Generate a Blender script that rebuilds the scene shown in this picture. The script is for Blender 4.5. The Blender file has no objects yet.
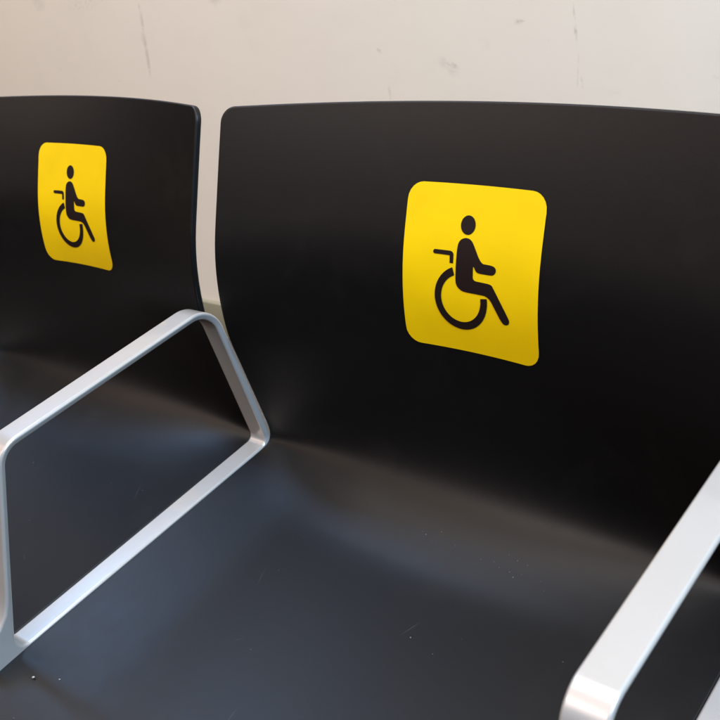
import bpy, bmesh, math, random
from mathutils import Vector, Matrix
from mathutils.geometry import tessellate_polygon
random.seed(4)
sc = bpy.context.scene
COL = sc.collection
# ---------------------------------------------------------------- camera
cd = bpy.data.cameras.new('camera'); cam = bpy.data.objects.new('camera', cd); COL.objects.link(cam)
cam.matrix_world = Matrix.Translation((.7365, -.5319, .5844)) @ (Matrix.Rotation(.8012, 4, 'Z') @ Matrix.Rotation(1.0494, 4, 'X') @ Matrix.Rotation(-.2481, 4, 'Z'))
cd.sensor_width = 36; cd.sensor_height = 36; cd.lens = 983.75 / 720 * 36
cd.clip_start = .02; cd.clip_end = 60
cd.dof.use_dof = True; cd.dof.focus_distance = .86; cd.dof.aperture_fstop = 16
sc.camera = cam
sc.render.resolution_x = sc.render.resolution_y = 1024
sc.view_settings.view_transform = 'Standard'; sc.view_settings.look = 'None'
sc.view_settings.exposure = .27; sc.view_settings.gamma = 1
# ---------------------------------------------------------------- light of the hall
W = bpy.data.worlds.new('World'); sc.world = W; W.use_nodes = True
nt = W.node_tree; bg = nt.nodes['Background']
tc = nt.nodes.new('ShaderNodeTexCoord'); sx = nt.nodes.new('ShaderNodeSeparateXYZ'); cr = nt.nodes.new('ShaderNodeValToRGB')
mp = nt.nodes.new('ShaderNodeMapRange'); mp.inputs[1].default_value = -1; mp.inputs[2].default_value = 1
nt.links.new(tc.outputs['Generated'], sx.inputs[0]); nt.links.new(sx.outputs[2], mp.inputs[0]); nt.links.new(mp.outputs[0], cr.inputs[0])
nt.links.new(cr.outputs[0], bg.inputs[0]); bg.inputs[1].default_value = 1.0
e = cr.color_ramp.elements
e[0].position = 0; e[0].color = (.012, .011, .010, 1)
e[1].position = 1; e[1].color = (.40, .42, .46, 1)
for p, c in ((.5, (.012, .011, .010, 1)), (.60, (.045, .037, .032, 1)), (.70, (.13, .11, .10, 1)), (.82, (.25, .24, .24, 1))):
    q = e.new(p); q.color = c
def area(name, loc, target, sx_, sy_, power, color):
    l = bpy.data.lights.new(name, 'AREA'); l.shape = 'RECTANGLE'; l.size = sx_; l.size_y = sy_; l.energy = power; l.color = color
    o = bpy.data.objects.new(name, l); COL.objects.link(o); o.location = loc
    o.rotation_euler = (Vector(target) - Vector(loc)).to_track_quat('-Z', 'Y').to_euler()
    return o
area('window_light', (-1.75, .52, 2.15), (-1.75, .48, 0), 1.3, .26, 23, (.28, .54, 1.0))
area('window_light', (1.9, -.35, 2.0), (.4, -.25, .1), 1.1, 1.2, 104, (.44, .69, 1.0))
area('ceiling_light', (-.3, -.10, 2.18), (-.3, -.10, 0), 3.2, 1.2, 37, (1.0, .87, .77))
area('ceiling_light', (-.6, -1.30, 2.2), (-.6, -1.30, 0), 5.6, 1.0, 30, (1.0, .66, .46))
area('hall_light', (-4.4, -3.7, 3.5), (-4.4, -3.7, 0), 7, 2.0, 84, (1.0, .78, .68))
area('spot_tube', (-.6, -1.95, 2.3), (.1, .0, .1), .6, .025, 10, (1.0, .94, .88))
# ---------------------------------------------------------------- helpers
def mat(name):
    m = bpy.data.materials.new(name); m.use_nodes = True
    return m, m.node_tree, m.node_tree.nodes['Principled BSDF']
def nd(t, k, **kw):
    n = t.nodes.new(k)
    for a, b in kw.items(): setattr(n, a, b)
    return n
def mathn(t, op, a, b=None, clamp=False):
    n = nd(t, 'ShaderNodeMath', operation=op); n.use_clamp = clamp
    for i, v in enumerate((a, b)):
        if v is None: continue
        if isinstance(v, (int, float)): n.inputs[i].default_value = v
        else: t.links.new(v, n.inputs[i])
    return n.outputs[0]
def noise(t, co, scale, detail=2, rough=.5, dist=0):
    n = nd(t, 'ShaderNodeTexNoise'); n.inputs['Scale'].default_value = scale; n.inputs['Detail'].default_value = detail
    n.inputs['Roughness'].default_value = rough; n.inputs['Distortion'].default_value = dist
    t.links.new(co, n.inputs['Vector']); return n.outputs[0]
def ramp(t, fac, a, b, ca, cb):
    r = nd(t, 'ShaderNodeValToRGB'); r.color_ramp.elements[0].position = a; r.color_ramp.elements[1].position = b
    r.color_ramp.elements[0].color = (*ca, 1); r.color_ramp.elements[1].color = (*cb, 1)
    t.links.new(fac, r.inputs[0]); return r.outputs[0]
def maprange(t, v, a, b, c, d_):
    n = nd(t, 'ShaderNodeMapRange')
    t.links.new(v, n.inputs[0])
    for i, x in enumerate((a, b, c, d_)): n.inputs[i + 1].default_value = x
    return n.outputs[0]
def mix(t, fac, a, b):
    n = nd(t, 'ShaderNodeMix', data_type='RGBA')
    for s, v in ((n.inputs[0], fac), (n.inputs[6], a), (n.inputs[7], b)):
        if isinstance(v, (int, float)): s.default_value = v
        elif isinstance(v, tuple): s.default_value = (*v, 1)
        else: t.links.new(v, s)
    return n.outputs[2]
def bump(t, b, h, strength, dist):
    n = nd(t, 'ShaderNodeBump'); n.inputs['Strength'].default_value = strength; n.inputs['Distance'].default_value = dist
    t.links.new(h, n.inputs['Height']); t.links.new(n.outputs[0], b.inputs['Normal']); return n
def obj(name, me_or_bm, m, parent=None, smooth=True):
    if isinstance(me_or_bm, bmesh.types.BMesh):
        me = bpy.data.meshes.new(name); me_or_bm.to_mesh(me); me_or_bm.free()
    else: me = me_or_bm
    for x in (m if isinstance(m, (list, tuple)) else [m]): me.materials.append(x)
    if smooth: me.polygons.foreach_set('use_smooth', [True] * len(me.polygons))
    o = bpy.data.objects.new(name, me); COL.objects.link(o)
    if parent: o.parent = parent
    return o
def box_bm(x0, x1, y0, y1, z0, z1, bev=0, bm=None):
    bm = bm or bmesh.new(); r = bmesh.ops.create_cube(bm, size=1)
    for v in r['verts']:
        v.co = Vector(((x0 + x1) / 2 + v.co.x * (x1 - x0), (y0 + y1) / 2 + v.co.y * (y1 - y0), (z0 + z1) / 2 + v.co.z * (z1 - z0)))
    if bev:
        es = list({e for v in r['verts'] for e in v.link_edges})
        bmesh.ops.bevel(bm, geom=es, offset=bev, segments=3, profile=.5, affect='EDGES')
    return bm
def seg_mask(t, co, x0, z0, x1, z1, wid):
    """soft mask round a segment on the wall plane (object x, z)"""
    cx, cz = (x0 + x1) / 2, (z0 + z1) / 2; L = math.hypot(x1 - x0, z1 - z0) / 2
    m = nd(t, 'ShaderNodeMapping', vector_type='TEXTURE')
    m.inputs['Location'].default_value = (cx, 0, cz)
    m.inputs['Rotation'].default_value = (0, -math.atan2(z1 - z0, x1 - x0), 0)
    m.inputs['Scale'].default_value = (L, 1e3, wid)
    t.links.new(co, m.inputs[0])
    g = nd(t, 'ShaderNodeTexGradient', gradient_type='SPHERICAL'); t.links.new(m.outputs[0], g.inputs[0])
    return g.outputs['Fac']
# ---------------------------------------------------------------- materials
def seat_material():
    m, t, b = mat('black_moulded_plastic')
    co = nd(t, 'ShaderNodeTexCoord').outputs['Object']
    b.inputs['Specular IOR Level'].default_value = .24
    # wiped film of dust and thin scratches
    film = maprange(t, noise(t, co, 9, 6, .7, .6), .50, .78, 0, .10)
    sc_ = None       # hairline scratches on the pan
    for (x0, y0, x1, y1, w) in ((.030, -.118, .022, -.140, .0005), (.155, -.235, .170, -.243, .0005), (.143, -.250, .147, -.262, .0004), (-.105, -.215, -.096, -.205, .0005),
                                (-.14, -.13, -.128, -.16, .0004), (.19, -.10, .21, -.13, .0004), (-.05, -.26, -.047, -.28, .0005)):
        cx, cy = (x0 + x1) / 2, (y0 + y1) / 2
        mp_ = nd(t, 'ShaderNodeMapping', vector_type='TEXTURE'); mp_.inputs['Location'].default_value = (cx, cy, 0)
        mp_.inputs['Rotation'].default_value = (0, 0, math.atan2(y1 - y0, x1 - x0)); mp_.inputs['Scale'].default_value = (math.hypot(x1 - x0, y1 - y0) / 2, w, .08)
        t.links.new(co, mp_.inputs[0]); g_ = nd(t, 'ShaderNodeTexGradient', gradient_type='SPHERICAL'); t.links.new(mp_.outputs[0], g_.inputs[0])
        l = g_.outputs['Fac']; sc_ = l if sc_ is None else mathn(t, 'MAXIMUM', sc_, l)
    c = mix(t, film, (.0024, .0022, .0022), (.030, .025, .021))
    c = mix(t, mathn(t, 'MULTIPLY', sc_, .28), c, (.12, .12, .12))
    t.links.new(c, b.inputs['Base Color'])
    r = mathn(t, 'ADD', maprange(t, noise(t, co, 5, 3, .5), .3, .7, .39, .41), mathn(t, 'MULTIPLY', film, .35))
    r = mathn(t, 'ADD', r, maprange(t, noise(t, co, 70, 3, .6), .3, .7, -.012, .012))
    t.links.new(r, b.inputs['Roughness'])
    g = nd(t, 'ShaderNodeTexNoise'); g.inputs['Scale'].default_value = 1100; g.inputs['Detail'].default_value = 1; t.links.new(co, g.inputs['Vector'])
    h = g.outputs[0]
    bump(t, b, h, .12, .0003)
    return m
def arm_material():
    m, t, b = mat('light_grey_enamel')
    co = nd(t, 'ShaderNodeTexCoord').outputs['Object']
    t.links.new(mix(t, maprange(t, noise(t, co, 25, 4), .3, .7, 0, 1), (.36, .335, .305), (.375, .35, .32)), b.inputs['Base Color'])
    b.inputs['Metallic'].default_value = 0.32
    b.inputs['Roughness'].default_value = .30
    b.inputs['Coat Weight'].default_value = .8; b.inputs['Coat Roughness'].default_value = .04
    return m
def plain(name, c, rough, nscale=300, bs=.05, spec=.5):
    m, t, b = mat(name); co = nd(t, 'ShaderNodeTexCoord').outputs['Object']
    t.links.new(mix(t, maprange(t, noise(t, co, 30, 3), .3, .7, 0, 1), c, tuple(x * .94 for x in c)), b.inputs['Base Color'])
    b.inputs['Roughness'].default_value = rough; b.inputs['Specular IOR Level'].default_value = spec
    bump(t, b, noise(t, co, nscale, 2), bs, .0005); return m
def wall_material():
    m, t, b = mat('painted_plaster')
    co = nd(t, 'ShaderNodeTexCoord').outputs['Object']
    base = mix(t, maprange(t, noise(t, co, 2.2, 4, .55), .35, .68, 0, 1), (.83, .735, .61), (.81, .725, .59))
    base = mix(t, maprange(t, noise(t, co, 9, 5, .6), .5, .8, 0, .25), base, (.72, .64, .54))
    b.inputs['Roughness'].default_value = .55; b.inputs['Specular IOR Level'].default_value = .3
    fine = noise(t, co, 160, 4, .7); streak = noise(t, co, 60, 5, .75)
    soft = maprange(t, noise(t, co, 22, 4, .7), .42, .62, 0, 1)
    hsum = None
    for (x0, z0, x1, z1, w, s, kind) in MARKS:
        f = seg_mask(t, co, x0, z0, x1, z1, w)
        if kind == 'line':
            f = mathn(t, 'MULTIPLY', maprange(t, f, .05, .35, 0, 1), maprange(t, streak, .42, .56, 0, 1))
        else:
            f = mathn(t, 'MULTIPLY', maprange(t, f, .0, .7, 0, 1), soft if kind == 'smudge' else maprange(t, fine, .50, .62, 0, 1))
        f = mathn(t, 'MULTIPLY', f, s)
        base = mix(t, mathn(t, 'MULTIPLY', f, .46), base, (.30, .26, .22) if kind != 'chip' else (.40, .35, .29))
        hsum = f if hsum is None else mathn(t, 'ADD', hsum, f)
    # tiny pits
    v = nd(t, 'ShaderNodeTexVoronoi'); v.inputs['Scale'].default_value = 26; t.links.new(co, v.inputs['Vector'])
    pit = mathn(t, 'MULTIPLY', maprange(t, v.outputs['Distance'], .02, .05, 1, 0), maprange(t, noise(t, co, 5, 2), .6, .64, 0, 1))
    base = mix(t, mathn(t, 'MULTIPLY', pit, .5), base, (.2, .17, .14))
    t.links.new(base, b.inputs['Base Color'])
    h = mathn(t, 'ADD', mathn(t, 'MULTIPLY', noise(t, co, 35, 4, .6), 1.0), mathn(t, 'MULTIPLY', noise(t, co, 240, 3, .6), .25))
    h = mathn(t, 'SUBTRACT', h, mathn(t, 'MULTIPLY', hsum, .8))
    bump(t, b, h, .06, .005)
    return m
MARKS = [   # x0, z0, x1, z1, half width, strength, kind of each mark on the wall
    (-0.2013, 0.1963, -0.1825, 0.1773, 0.0133, 0.50, 'smudge'),
    (-0.1887, 0.1836, -0.1663, 0.1647, 0.0126, 0.50, 'smudge'),
    (-0.1981, 0.1931, -0.1607, 0.1740, 0.0047, 0.70, 'line'),
    (-0.0659, 0.2417, -0.0391, 0.2435, 0.0051, 0.60, 'smudge'),
    (-0.0540, 0.2427, -0.0374, 0.2434, 0.0024, 0.70, 'line'),
    (0.0398, 0.2686, 0.0381, 0.2007, 0.0027, 0.50, 'line'),
    (0.0385, 0.2310, 0.0400, 0.2173, 0.0033, 0.60, 'line'),
    (0.0411, 0.2006, 0.0307, 0.1364, 0.0019, 0.35, 'line'),
    (0.0403, 0.1653, 0.0410, 0.1437, 0.0019, 0.50, 'line'),
    (-0.3213, 0.2112, -0.3094, 0.2013, 0.0040, 0.50, 'line'),
    (-0.3099, 0.1586, -0.3130, 0.1216, 0.0034, 0.40, 'line'),
    (-0.3057, 0.1996, -0.2911, 0.1337, 0.0189, 0.12, 'smudge'),
    (-0.7018, 0.2471, -0.6948, 0.2377, 0.0081, 0.40, 'chip'),
    (-0.6953, 0.3060, -0.6471, 0.3001, 0.0130, 0.50, 'smudge'),
    (-0.6228, 0.3023, -0.5951, 0.1956, 0.0350, 0.10, 'smudge'),
    (-0.1222, 0.2247, -0.1053, 0.2006, 0.0144, 0.22, 'smudge'),
    (-1.2366, 0.1913, -1.2232, 0.1823, 0.0095, 0.50, 'chip'),
    (0.2248, 0.1632, 0.2378, 0.1605, 0.0021, 0.50, 'line'),
    (-0.0057, 0.2157, -0.0043, 0.2143, 0.0024, 0.90, 'smudge'),
    (-0.8845, 0.3156, -0.8993, 0.2512, 0.0051, 0.80, 'line'),
    (-0.8993, 0.2512, -0.9240, 0.1595, 0.0053, 0.70, 'line'),
    (-0.8996, 0.2629, -0.9091, 0.2200, 0.0093, 0.50, 'smudge'),
    (-1.1030, 0.3267, -1.0063, 0.3160, 0.0210, 0.80, 'chip'),
    (-1.1311, 0.3160, -1.0581, 0.3086, 0.0140, 0.55, 'chip'),
    (-1.2806, 0.3294, -1.1868, 0.3207, 0.0190, 0.45, 'smudge'),
    (-0.4185, 0.2919, -0.4482, 0.1234, 0.0661, 0.06, 'smudge'),
    (0.0674, 0.1439, 0.1260, 0.1301, 0.0120, 0.12, 'smudge'),
]
SEAT = seat_material(); ARM = arm_material(); WALL = wall_material()
YEL = plain('yellow_vinyl', (.70, .452, .0), .5, 60, .04, .16)
INK = plain('black_print', (.010, .005, .004), .5, 500, .03, .16)
BASE = plain('olive_skirting_paint', (.30, .265, .17), .4)
STEEL = plain('dark_steel', (.05, .05, .055), .4)
DUST = plain('pale_dust', (.34, .32, .30), .8)
def floor_material():
    m, t, b = mat('terrazzo'); co = nd(t, 'ShaderNodeTexCoord').outputs['Object']
    v = nd(t, 'ShaderNodeTexVoronoi'); v.inputs['Scale'].default_value = 120; t.links.new(co, v.inputs['Vector'])
    t.links.new(mix(t, maprange(t, v.outputs['Distance'], .2, .5, 0, 1), (.12, .11, .10), (.09, .08, .07)), b.inputs['Base Color'])
    b.inputs['Roughness'].default_value = .3; return m
FLOOR = floor_material()
# ---------------------------------------------------------------- setting
FZ = -.452
bm = bmesh.new(); bmesh.ops.create_grid(bm, x_segments=8, y_segments=8, size=1)
for v in bm.verts: v.co = Vector((v.co.x * 6, -2.2 + v.co.y * 3.0, FZ))
fl = obj('floor', bm, FLOOR); fl['kind'] = 'structure'
wl = obj('wall', box_bm(-6, 6, .70, .85, FZ, 2.6), WALL, smooth=False); wl['kind'] = 'structure'
obj('baseboard', box_bm(-6, 6, .688, .699, FZ + .001, -.357, .002), BASE, wl)
# ---------------------------------------------------------------- the bench
P = .55
bench = bpy.data.objects.new('waiting_bench', None); COL.objects.link(bench); bench.location = (0, 0, FZ)
bench['label'] = 'black moulded waiting bench with light grey loop armrests and yellow wheelchair stickers'
bench['category'] = 'bench'
# control rows: edge y, edge z, centre y, centre z, half width
K = [(-.472, -.050, -.474, -.062, .2606), (-.462, -.022, -.464, -.035, .2606), (-.430, -.006, -.43, -.020, .2606),
     (-.33, -.0010, -.33, -.0150, .2606), (-.20, -.0010, -.20, -.0165, .2606), (-.10, -.0012, -.095, -.0160, .2606),
     (-.050, -.0010, -.060, -.0110, .2606), (-.018, -.0010, -.026, .0000, .2606), (.004, .0005, .000, .0180, .2606),
     (.0110, .012, .0155, .0420, .2606), (.0090, .035, .0245, .070, .2600), (.0025, .083, .031, .105, .2585), (-.0015, .11, .0335, .125, .2567),
     (-.0055, .145, .036, .150, .2561),
     (-.0002, .190, .0403, .190, .2561), (.0112, .230, .0517, .230, .2561),
     (.0288, .2675, .0693, .2670, .2561), (.0498, .3105, .0903, .3080, .2561), (.0693, .3495, .1097, .3437, .2561)]
def spline(t):
    n = len(K) - 1; t = max(0, min(n - 1e-9, t)); i = int(t); f = t - i
    p0 = K[max(i - 1, 0)]; p1 = K[i]; p2 = K[i + 1]; p3 = K[min(i + 2, n)]
    return [.5 * (2 * b + (c - a) * f + (2 * a - 5 * b + 4 * c - d) * f * f + (3 * b - a - 3 * c + d) * f ** 3) for a, b, c, d in zip(p0, p1, p2, p3)]
# dense table of rows, smoothed, then measured along the centre profile
def dense():
    n = 1500; R_ = [spline(i * (len(K) - 1) / n) for i in range(n + 1)]
    for _ in range(3):       # box blur, window closing towards both ends
        pre = [[0.0] * 5]
        for r in R_: pre.append([a + b for a, b in zip(pre[-1], r)])
        out = []
        for i in range(n + 1):
            h = min(24, i, n - i); out.append([(b - a) / (2 * h + 1) for a, b in zip(pre[i - h], pre[i + h + 1])])
        R_ = out
    return R_
TAB = dense(); SS = [0.0]
for a, b in zip(TAB, TAB[1:]): SS.append(SS[-1] + math.hypot(b[2] - a[2], b[3] - a[3]))
STOT = SS[-1]
import bisect
def row(s):
    i = min(max(bisect.bisect(SS, s), 1), len(SS) - 1); f = (s - SS[i - 1]) / max(SS[i] - SS[i - 1], 1e-9)
    return [a + (b - a) * f for a, b in zip(TAB[i - 1], TAB[i])]
def shell_pt(x, s):
    """x metres from the seat's middle line, s metres along the profile"""
    r = row(s); u = x / r[4]; k = max(0, 1 - u * u)
    return Vector((x, r[0] + (r[2] - r[0]) * k, r[1] + (r[3] - r[1]) * k))
def shell_n(x, s):
    a = shell_pt(x + .002, s) - shell_pt(x - .002, s); b = shell_pt(x, s + .003) - shell_pt(x, s - .003)
    return a.cross(b).normalized()          # towards the sitter
def s_at_z(z):
    for i in range(len(TAB) - 1, 0, -1):
        if TAB[i][3] <= z: return SS[i]
def seat_mesh():
    bm = bmesh.new(); NX = 72; RC = .012; rows = []
    ss = [STOT * i / 170 for i in range(168)] + [STOT - RC * (1 - math.sin(a * math.pi / 2 / 8)) for a in range(9)]
    ss = sorted(x for x in set(ss) if not (STOT - RC < x < STOT - RC + 0) )
    for s in ss:
        w = row(s)[4]; dtop = s - (STOT - RC); dbot = .03 - s
        if dtop > 0: w -= RC - math.sqrt(max(RC * RC - dtop * dtop, 0))
        if dbot > 0: w -= .03 - math.sqrt(max(.03 ** 2 - dbot ** 2, 0))
        rows.append([bm.verts.new(shell_pt(w * math.sin(math.pi / 2 * (j / NX * 2 - 1) * .92) / math.sin(math.pi / 2 * .92), s)) for j in range(NX + 1)])
    for a, b in zip(rows, rows[1:]):
        for j in range(NX): bm.faces.new((a[j], a[j + 1], b[j + 1], b[j]))
    bmesh.ops.recalc_face_normals(bm, faces=bm.faces)
    f = bm.faces[len(bm.faces) // 4]
    if f.normal.z < 0: bmesh.ops.reverse_faces(bm, faces=bm.faces)
    # back skin, rounded rim
    TH = .0062; RR = .0018
    bm.normal_update(); bm.verts.ensure_lookup_table(); bm.verts.index_update()
    loop = rows[0] + [r[-1] for r in rows[1:]] + rows[-1][-2::-1] + [r[0] for r in rows[-2:0:-1]]
    N = {v: v.normal.copy() for v in bm.verts}; P0 = {v: v.co.copy() for v in bm.verts}
    allv = list(bm.verts); faces = list(bm.faces)
    back = {v: bm.verts.new(P0[v] - N[v] * TH) for v in allv}
    for f in faces: bm.faces.new([back[v] for v in reversed(f.verts)])
    n = len(loop); rings = [[] for _ in range(8)]
    for i, v in enumerate(loop):
        tg = (P0[loop[(i + 1) % n]] - P0[loop[i - 1]]).normalized(); out = tg.cross(N[v]).normalized()
        if i == 0: sgn = 1 if out.dot(P0[v] - Vector((0, -.2, 0))) > 0 else -1
        out *= sgn
        for k in range(8):
            a = (k % 4 + (1 if k < 4 else 0)) / 4 * math.pi / 2 if k < 4 else (k - 4) / 4 * math.pi / 2
            if k < 4: o = out * RR * math.sin(a) - N[v] * RR * (1 - math.cos(a))
            else: o = out * RR * math.cos(a) - N[v] * (TH - RR + RR * math.sin(a))
            rings[k].append(bm.verts.new(P0[v] + o))
    seq = [loop] + rings + [[back[v] for v in loop]]
    for A, B in zip(seq, seq[1:]):
        for i in range(n):
            bm.faces.new((A[i], A[(i + 1) % n], B[(i + 1) % n], B[i]))
    bmesh.ops.recalc_face_normals(bm, faces=bm.faces)
    return bm
seat = obj('seat', seat_mesh(), SEAT, bench); seat.location = (-P / 2, 0, -FZ)
# ---- armrest: a closed band of flat bar, its foot let into the seam between two seats
def fillet(pts, rad, n=14):
    out = []; m = len(pts)
    for i in range(m):
        p = Vector(pts[i]); a = (Vector(pts[i - 1]) - p); b = (Vector(pts[(i + 1) % m]) - p); la, lb = a.length, b.length; a.normalize(); b.normalize()
        th = a.angle(b); d = rad[i] / math.tan(th / 2); c = p + (a + b).normalized() * (rad[i] / math.sin(th / 2))
        p0 = p + a * d; p1 = p + b * d; v0 = p0 - c; v1 = p1 - c; ang = v0.angle(v1); 
        for k in range(n + 1):
            f = k / n; q = (v0 * math.sin((1 - f) * ang) + v1 * math.sin(f * ang)) / math.sin(ang); out.append((c + q, i))
        nx = Vector(pts[(i + 1) % m]); 
    # densify straights
    res = []
    for k in range(len(out)):
        p, i = out[k]; q, j = out[(k + 1) % len(out)]; res.append(p)
        L = (q - p).length
        if L > .02:
            s = int(L / .012)
            res += [p + (q - p) * (x / s) for x in range(1, s)]
    return res
def arm_mesh():
    # inner contour (y, z): front top, back top, back bottom, front bottom
    inner = [(-.2565, .1735), (-.0130, .1735), (.0045, .0000), (-.3275, .0000)]
    C = fillet(inner, [.020, .026, .008, .011]); n = len(C); HB = .0135; T0 = .0068; r = .0026
    bm = bmesh.new(); rings = []
    foot = Vector((-.3275, 0))
    for i, p in enumerate(C):
        tg = (C[(i + 1) % n] - C[i - 1]).normalized(); nr = Vector((tg.y, -tg.x))
        if i == 0: sg = 1 if nr.dot(p - Vector((-.14, .09))) > 0 else -1
        nr = nr * sg
        d = (p - Vector((-.325, .006))).length; t = T0 + .022 * math.exp(-(d / .022) ** 2)
        if p.y < .004 and p.x < .0: t = max(t, .0075)
        sec = []
        for (cx, cn, a0) in ((HB - r, t - r, 0), (-(HB - r), t - r, 90), (-(HB - r - .0010), r, 180), (HB - r - .0010, r, 270)):
            for k in range(5):
                a = math.radians(a0 + 90 * k / 4); sec.append((cx + r * math.cos(a), cn + r * math.sin(a)))
        # a slight crown on the outer face
        sec2 = []
        for (x, q) in sec: sec2.append((x, q + .0006 * (1 - (x / HB) ** 2) * (1 if q > t / 2 else -1)))
        rings.append([bm.verts.new((x, p.x + nr.x * q, p.y + nr.y * q)) for x, q in sec2])
    m = len(rings[0])
    for i in range(n):
        A, B = rings[i], rings[(i + 1) % n]
        for k in range(m): bm.faces.new((A[k], A[(k + 1) % m], B[(k + 1) % m], B[k]))
    bmesh.ops.recalc_face_normals(bm, faces=bm.faces)
    return bm
arm = obj('armrest', arm_mesh(), ARM, bench); arm.location = (0, 0, -FZ)
wn = arm.modifiers.new('wn', 'WEIGHTED_NORMAL')
# ---- stickers
HW = .0678
def rounded_grid_faces(bm, to3, n=28, r=.0145, H=.1425):
    g = []
    for j in range(n + 1):
        v = -H / 2 + H * (0.5 - .5 * math.cos(math.pi * j / n)); e_ = H / 2 - abs(v); w = HW
        if e_ < r: w -= r - math.sqrt(max(r * r - (r - e_) ** 2, 0))
        g.append([bm.verts.new(to3(w * (-1 + 2 * i / n), v, .0005)) for i in range(n + 1)])
    for a, b in zip(g, g[1:]):
        for i in range(n): f = bm.faces.new((a[i], a[i + 1], b[i + 1], b[i])); f.material_index = 0
def chaikin(p, it=2):
    for _ in range(it):
        q = []
        for i in range(len(p)):
            a, b = p[i], p[(i + 1) % len(p)]
            q += [(.75 * a[0] + .25 * b[0], .75 * a[1] + .25 * b[1]), (.25 * a[0] + .75 * b[0], .25 * a[1] + .75 * b[1])]
        p = q
    return p
def sticker_mesh(xc, dz, lean=0):
    bm = bmesh.new(); H = .1425; st = s_at_z(.287 + dz) 
    def to3(a, b, off):      # a: right, b: up from the sticker's middle
        x = xc + a + lean * (b / H - .5); s = st - H / 2 + b
        return shell_pt(x, s) + shell_n(x, s) * off
    rounded_grid_faces(bm, to3, H=H)
    # thin edge skirt down to the shell
    def poly(pts, off, strips=None):
        P2 = [(HW * (2 * u - 1), H * (.5 - v)) for u, v in pts]
        tris = tessellate_polygon([[Vector((a, b, 0)) for a, b in P2]])
        tb = bmesh.new(); vs = [tb.verts.new((a, b, 0)) for a, b in P2]
        for t in tris:
            try: tb.faces.new([vs[k] for k in t])
            except ValueError: pass
        for _ in range(4):
            es = [e_ for e_ in tb.edges if e_.calc_length() > .006]
            if es: bmesh.ops.subdivide_edges(tb, edges=es, cuts=1)
            bmesh.ops.triangulate(tb, faces=tb.faces)
        mp_ = {v: bm.verts.new(to3(v.co.x, v.co.y, off)) for v in tb.verts}
        for f in tb.faces:
            nf = bm.faces.new([mp_[v] for v in f.verts]); nf.material_index = 1
            nf.normal_update()
            if nf.normal.y > 0: nf.normal_flip()
        tb.free()
    def ell(cx, cy, rx, ry, n=40): return [(cx + rx * math.cos(2 * math.pi * k / n), cy + ry * math.sin(2 * math.pi * k / n)) for k in range(n)]
    poly(ell(.468, .229, .0535, .0555), .0008)
    poly(chaikin([(.430, .312), (.460, .302), (.490, .306), (.512, .322), (.528, .345), (.584, .437), (.630, .438), (.672, .440), (.692, .450), (.697, .468), (.688, .486), (.668, .496), (.620, .496),
                  (.568, .496), (.549, .487), (.529, .452), (.530, .500), (.531, .543), (.590, .545), (.648, .547), (.668, .552), (.680, .565), (.738, .648), (.793, .731), (.799, .750), (.788, .769), (.765, .774), (.743, .765),
                  (.696, .694), (.647, .622), (.560, .620), (.475, .619), (.440, .612), (.412, .590), (.402, .560), (.402, .460), (.404, .362), (.412, .330)], 2), .0008)
    # push handle
    def stroke(pts, w, cap=True):
        L, Rr = [], []
        for i, p in enumerate(pts):
            a = pts[max(i - 1, 0)]; b = pts[min(i + 1, len(pts) - 1)]; dx, dy = b[0] - a[0], b[1] - a[1]; l = math.hypot(dx, dy); nx, ny = -dy / l, dx / l
            L.append((p[0] + nx * w / 2, p[1] + ny * w / 2)); Rr.append((p[0] - nx * w / 2, p[1] - ny * w / 2))
        return L + Rr[::-1]
    hp = [(.232 + .0 * k, .400) for k in range(1)]
    hpoly = [(.228, .400), (.231, .391), (.240, .387), (.300, .387), (.355, .387), (.370, .391), (.380, .403), (.381, .430), (.381, .458), (.354, .458), (.354, .430), (.352, .414), (.300, .413), (.240, .413), (.231, .409)]
    poly(hpoly, .0008)
    # wheel: open ring from behind the back, round below, to under the thigh
    cx, cy, ro, ri = .442, .663, .196, .147
    def ang(u, v): return math.atan2(v - cy, u - cx)
    a0 = ang(.378, .480); a1 = ang(.634, .637) 
    A0 = a0; A1 = a1 - 2 * math.pi if a1 > a0 else a1
    ar = [A0 + (A1 - A0) * k / 60 for k in range(61)]
    poly([(cx + ro * math.cos(a), cy + ro * math.sin(a) * .98) for a in ar] + [(cx + ri * math.cos(a), cy + ri * math.sin(a) * .98) for a in ar[::-1]], .0009)
    for f in bm.faces:
        f.normal_update()
        if f.normal.y > 0: f.normal_flip()
    return bm
stk = obj('sticker', sticker_mesh(.0008, .0098), [YEL, INK], seat)
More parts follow.
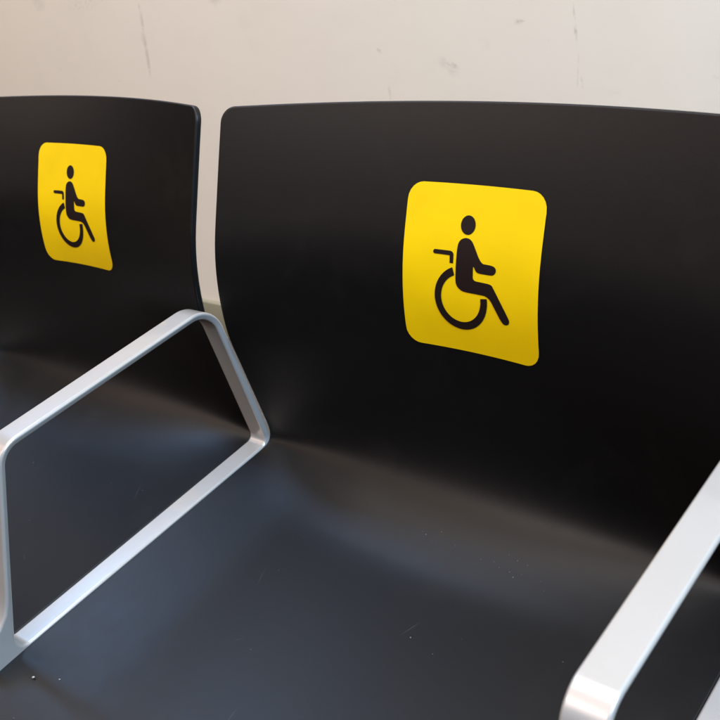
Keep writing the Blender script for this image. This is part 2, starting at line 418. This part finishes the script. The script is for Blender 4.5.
# ---- copies
seat2 = seat.copy(); COL.objects.link(seat2); seat2.parent = bench; seat2.location = (P / 2, 0, -FZ)
obj('sticker', sticker_mesh(.0138, 0, .0022), [YEL, INK], seat2)
for x in (P, -P):
    a = arm.copy(); COL.objects.link(a); a.parent = bench; a.location = (x, 0, -FZ)
# ---- undercarriage
b2 = box_bm(-.56, .56, -.21, -.15, -.12, -.07, .004)
bo = obj('beam', b2, STEEL, bench); bo.location = (0, 0, -FZ)
for x in (-.42, .42):
    bm = box_bm(x - .02, x + .02, -.20, -.16, FZ + .03, -.121, .003)
    box_bm(x - .022, x + .022, -.40, .06, FZ + .001, FZ + .029, .006, bm)
    lo = obj('leg', bm, STEEL, bench); lo.location = (0, 0, -FZ)
for x in (-P, 0, P):
    bm = box_bm(x - .008, x + .008, -.30, -.02, -.075, -.0085, .003)
    box_bm(x - .09, x + .09, -.215, -.145, -.069, -.052, .003, bm)
    lo = obj('bracket', bm, STEEL, bench); lo.location = (0, 0, -FZ)
# ---------------------------------------------------------------- dust and crumbs lying on the seats
bm = bmesh.new()
def speck(xc, x, s, r, el=1):
    m = Matrix.Translation(Vector((xc, 0, 0)) + shell_pt(x, s) + shell_n(x, s) * r * .5) @ Matrix.Rotation(random.uniform(0, 3), 4, 'Z') @ Matrix.Diagonal((r * el, r, r * .6, 1))
    bmesh.ops.create_icosphere(bm, subdivisions=1, radius=1, matrix=m)
for i in range(42):
    xc = random.choice((-P / 2, P / 2, P / 2)); speck(xc, random.uniform(-.23, .23), random.uniform(.06, .46), random.choice((.0002, .00025, .0003, .0005)), random.choice((1, 1, 1.6)))
for i in range(16):
    speck(P / 2, random.gauss(.03, .04), random.gauss(.455, .006), random.choice((.00014, .00018, .00024)), random.choice((1, 1, 2.5)))
for x, y, r in ((-.2275, -.334, .0009), (-.2030, -.3235, .0005)):
    bmesh.ops.create_icosphere(bm, subdivisions=2, radius=1, matrix=Matrix.Translation((P / 2 + x, y, -.0030)) @ Matrix.Rotation(.7, 4, 'Z') @ Matrix.Diagonal((r * 1.5, r, r * .8, 1)))
du = obj('dust', bm, DUST); du['kind'] = 'stuff'; du['label'] = 'pale dust specks scattered over the black seats'; du['category'] = 'dust'
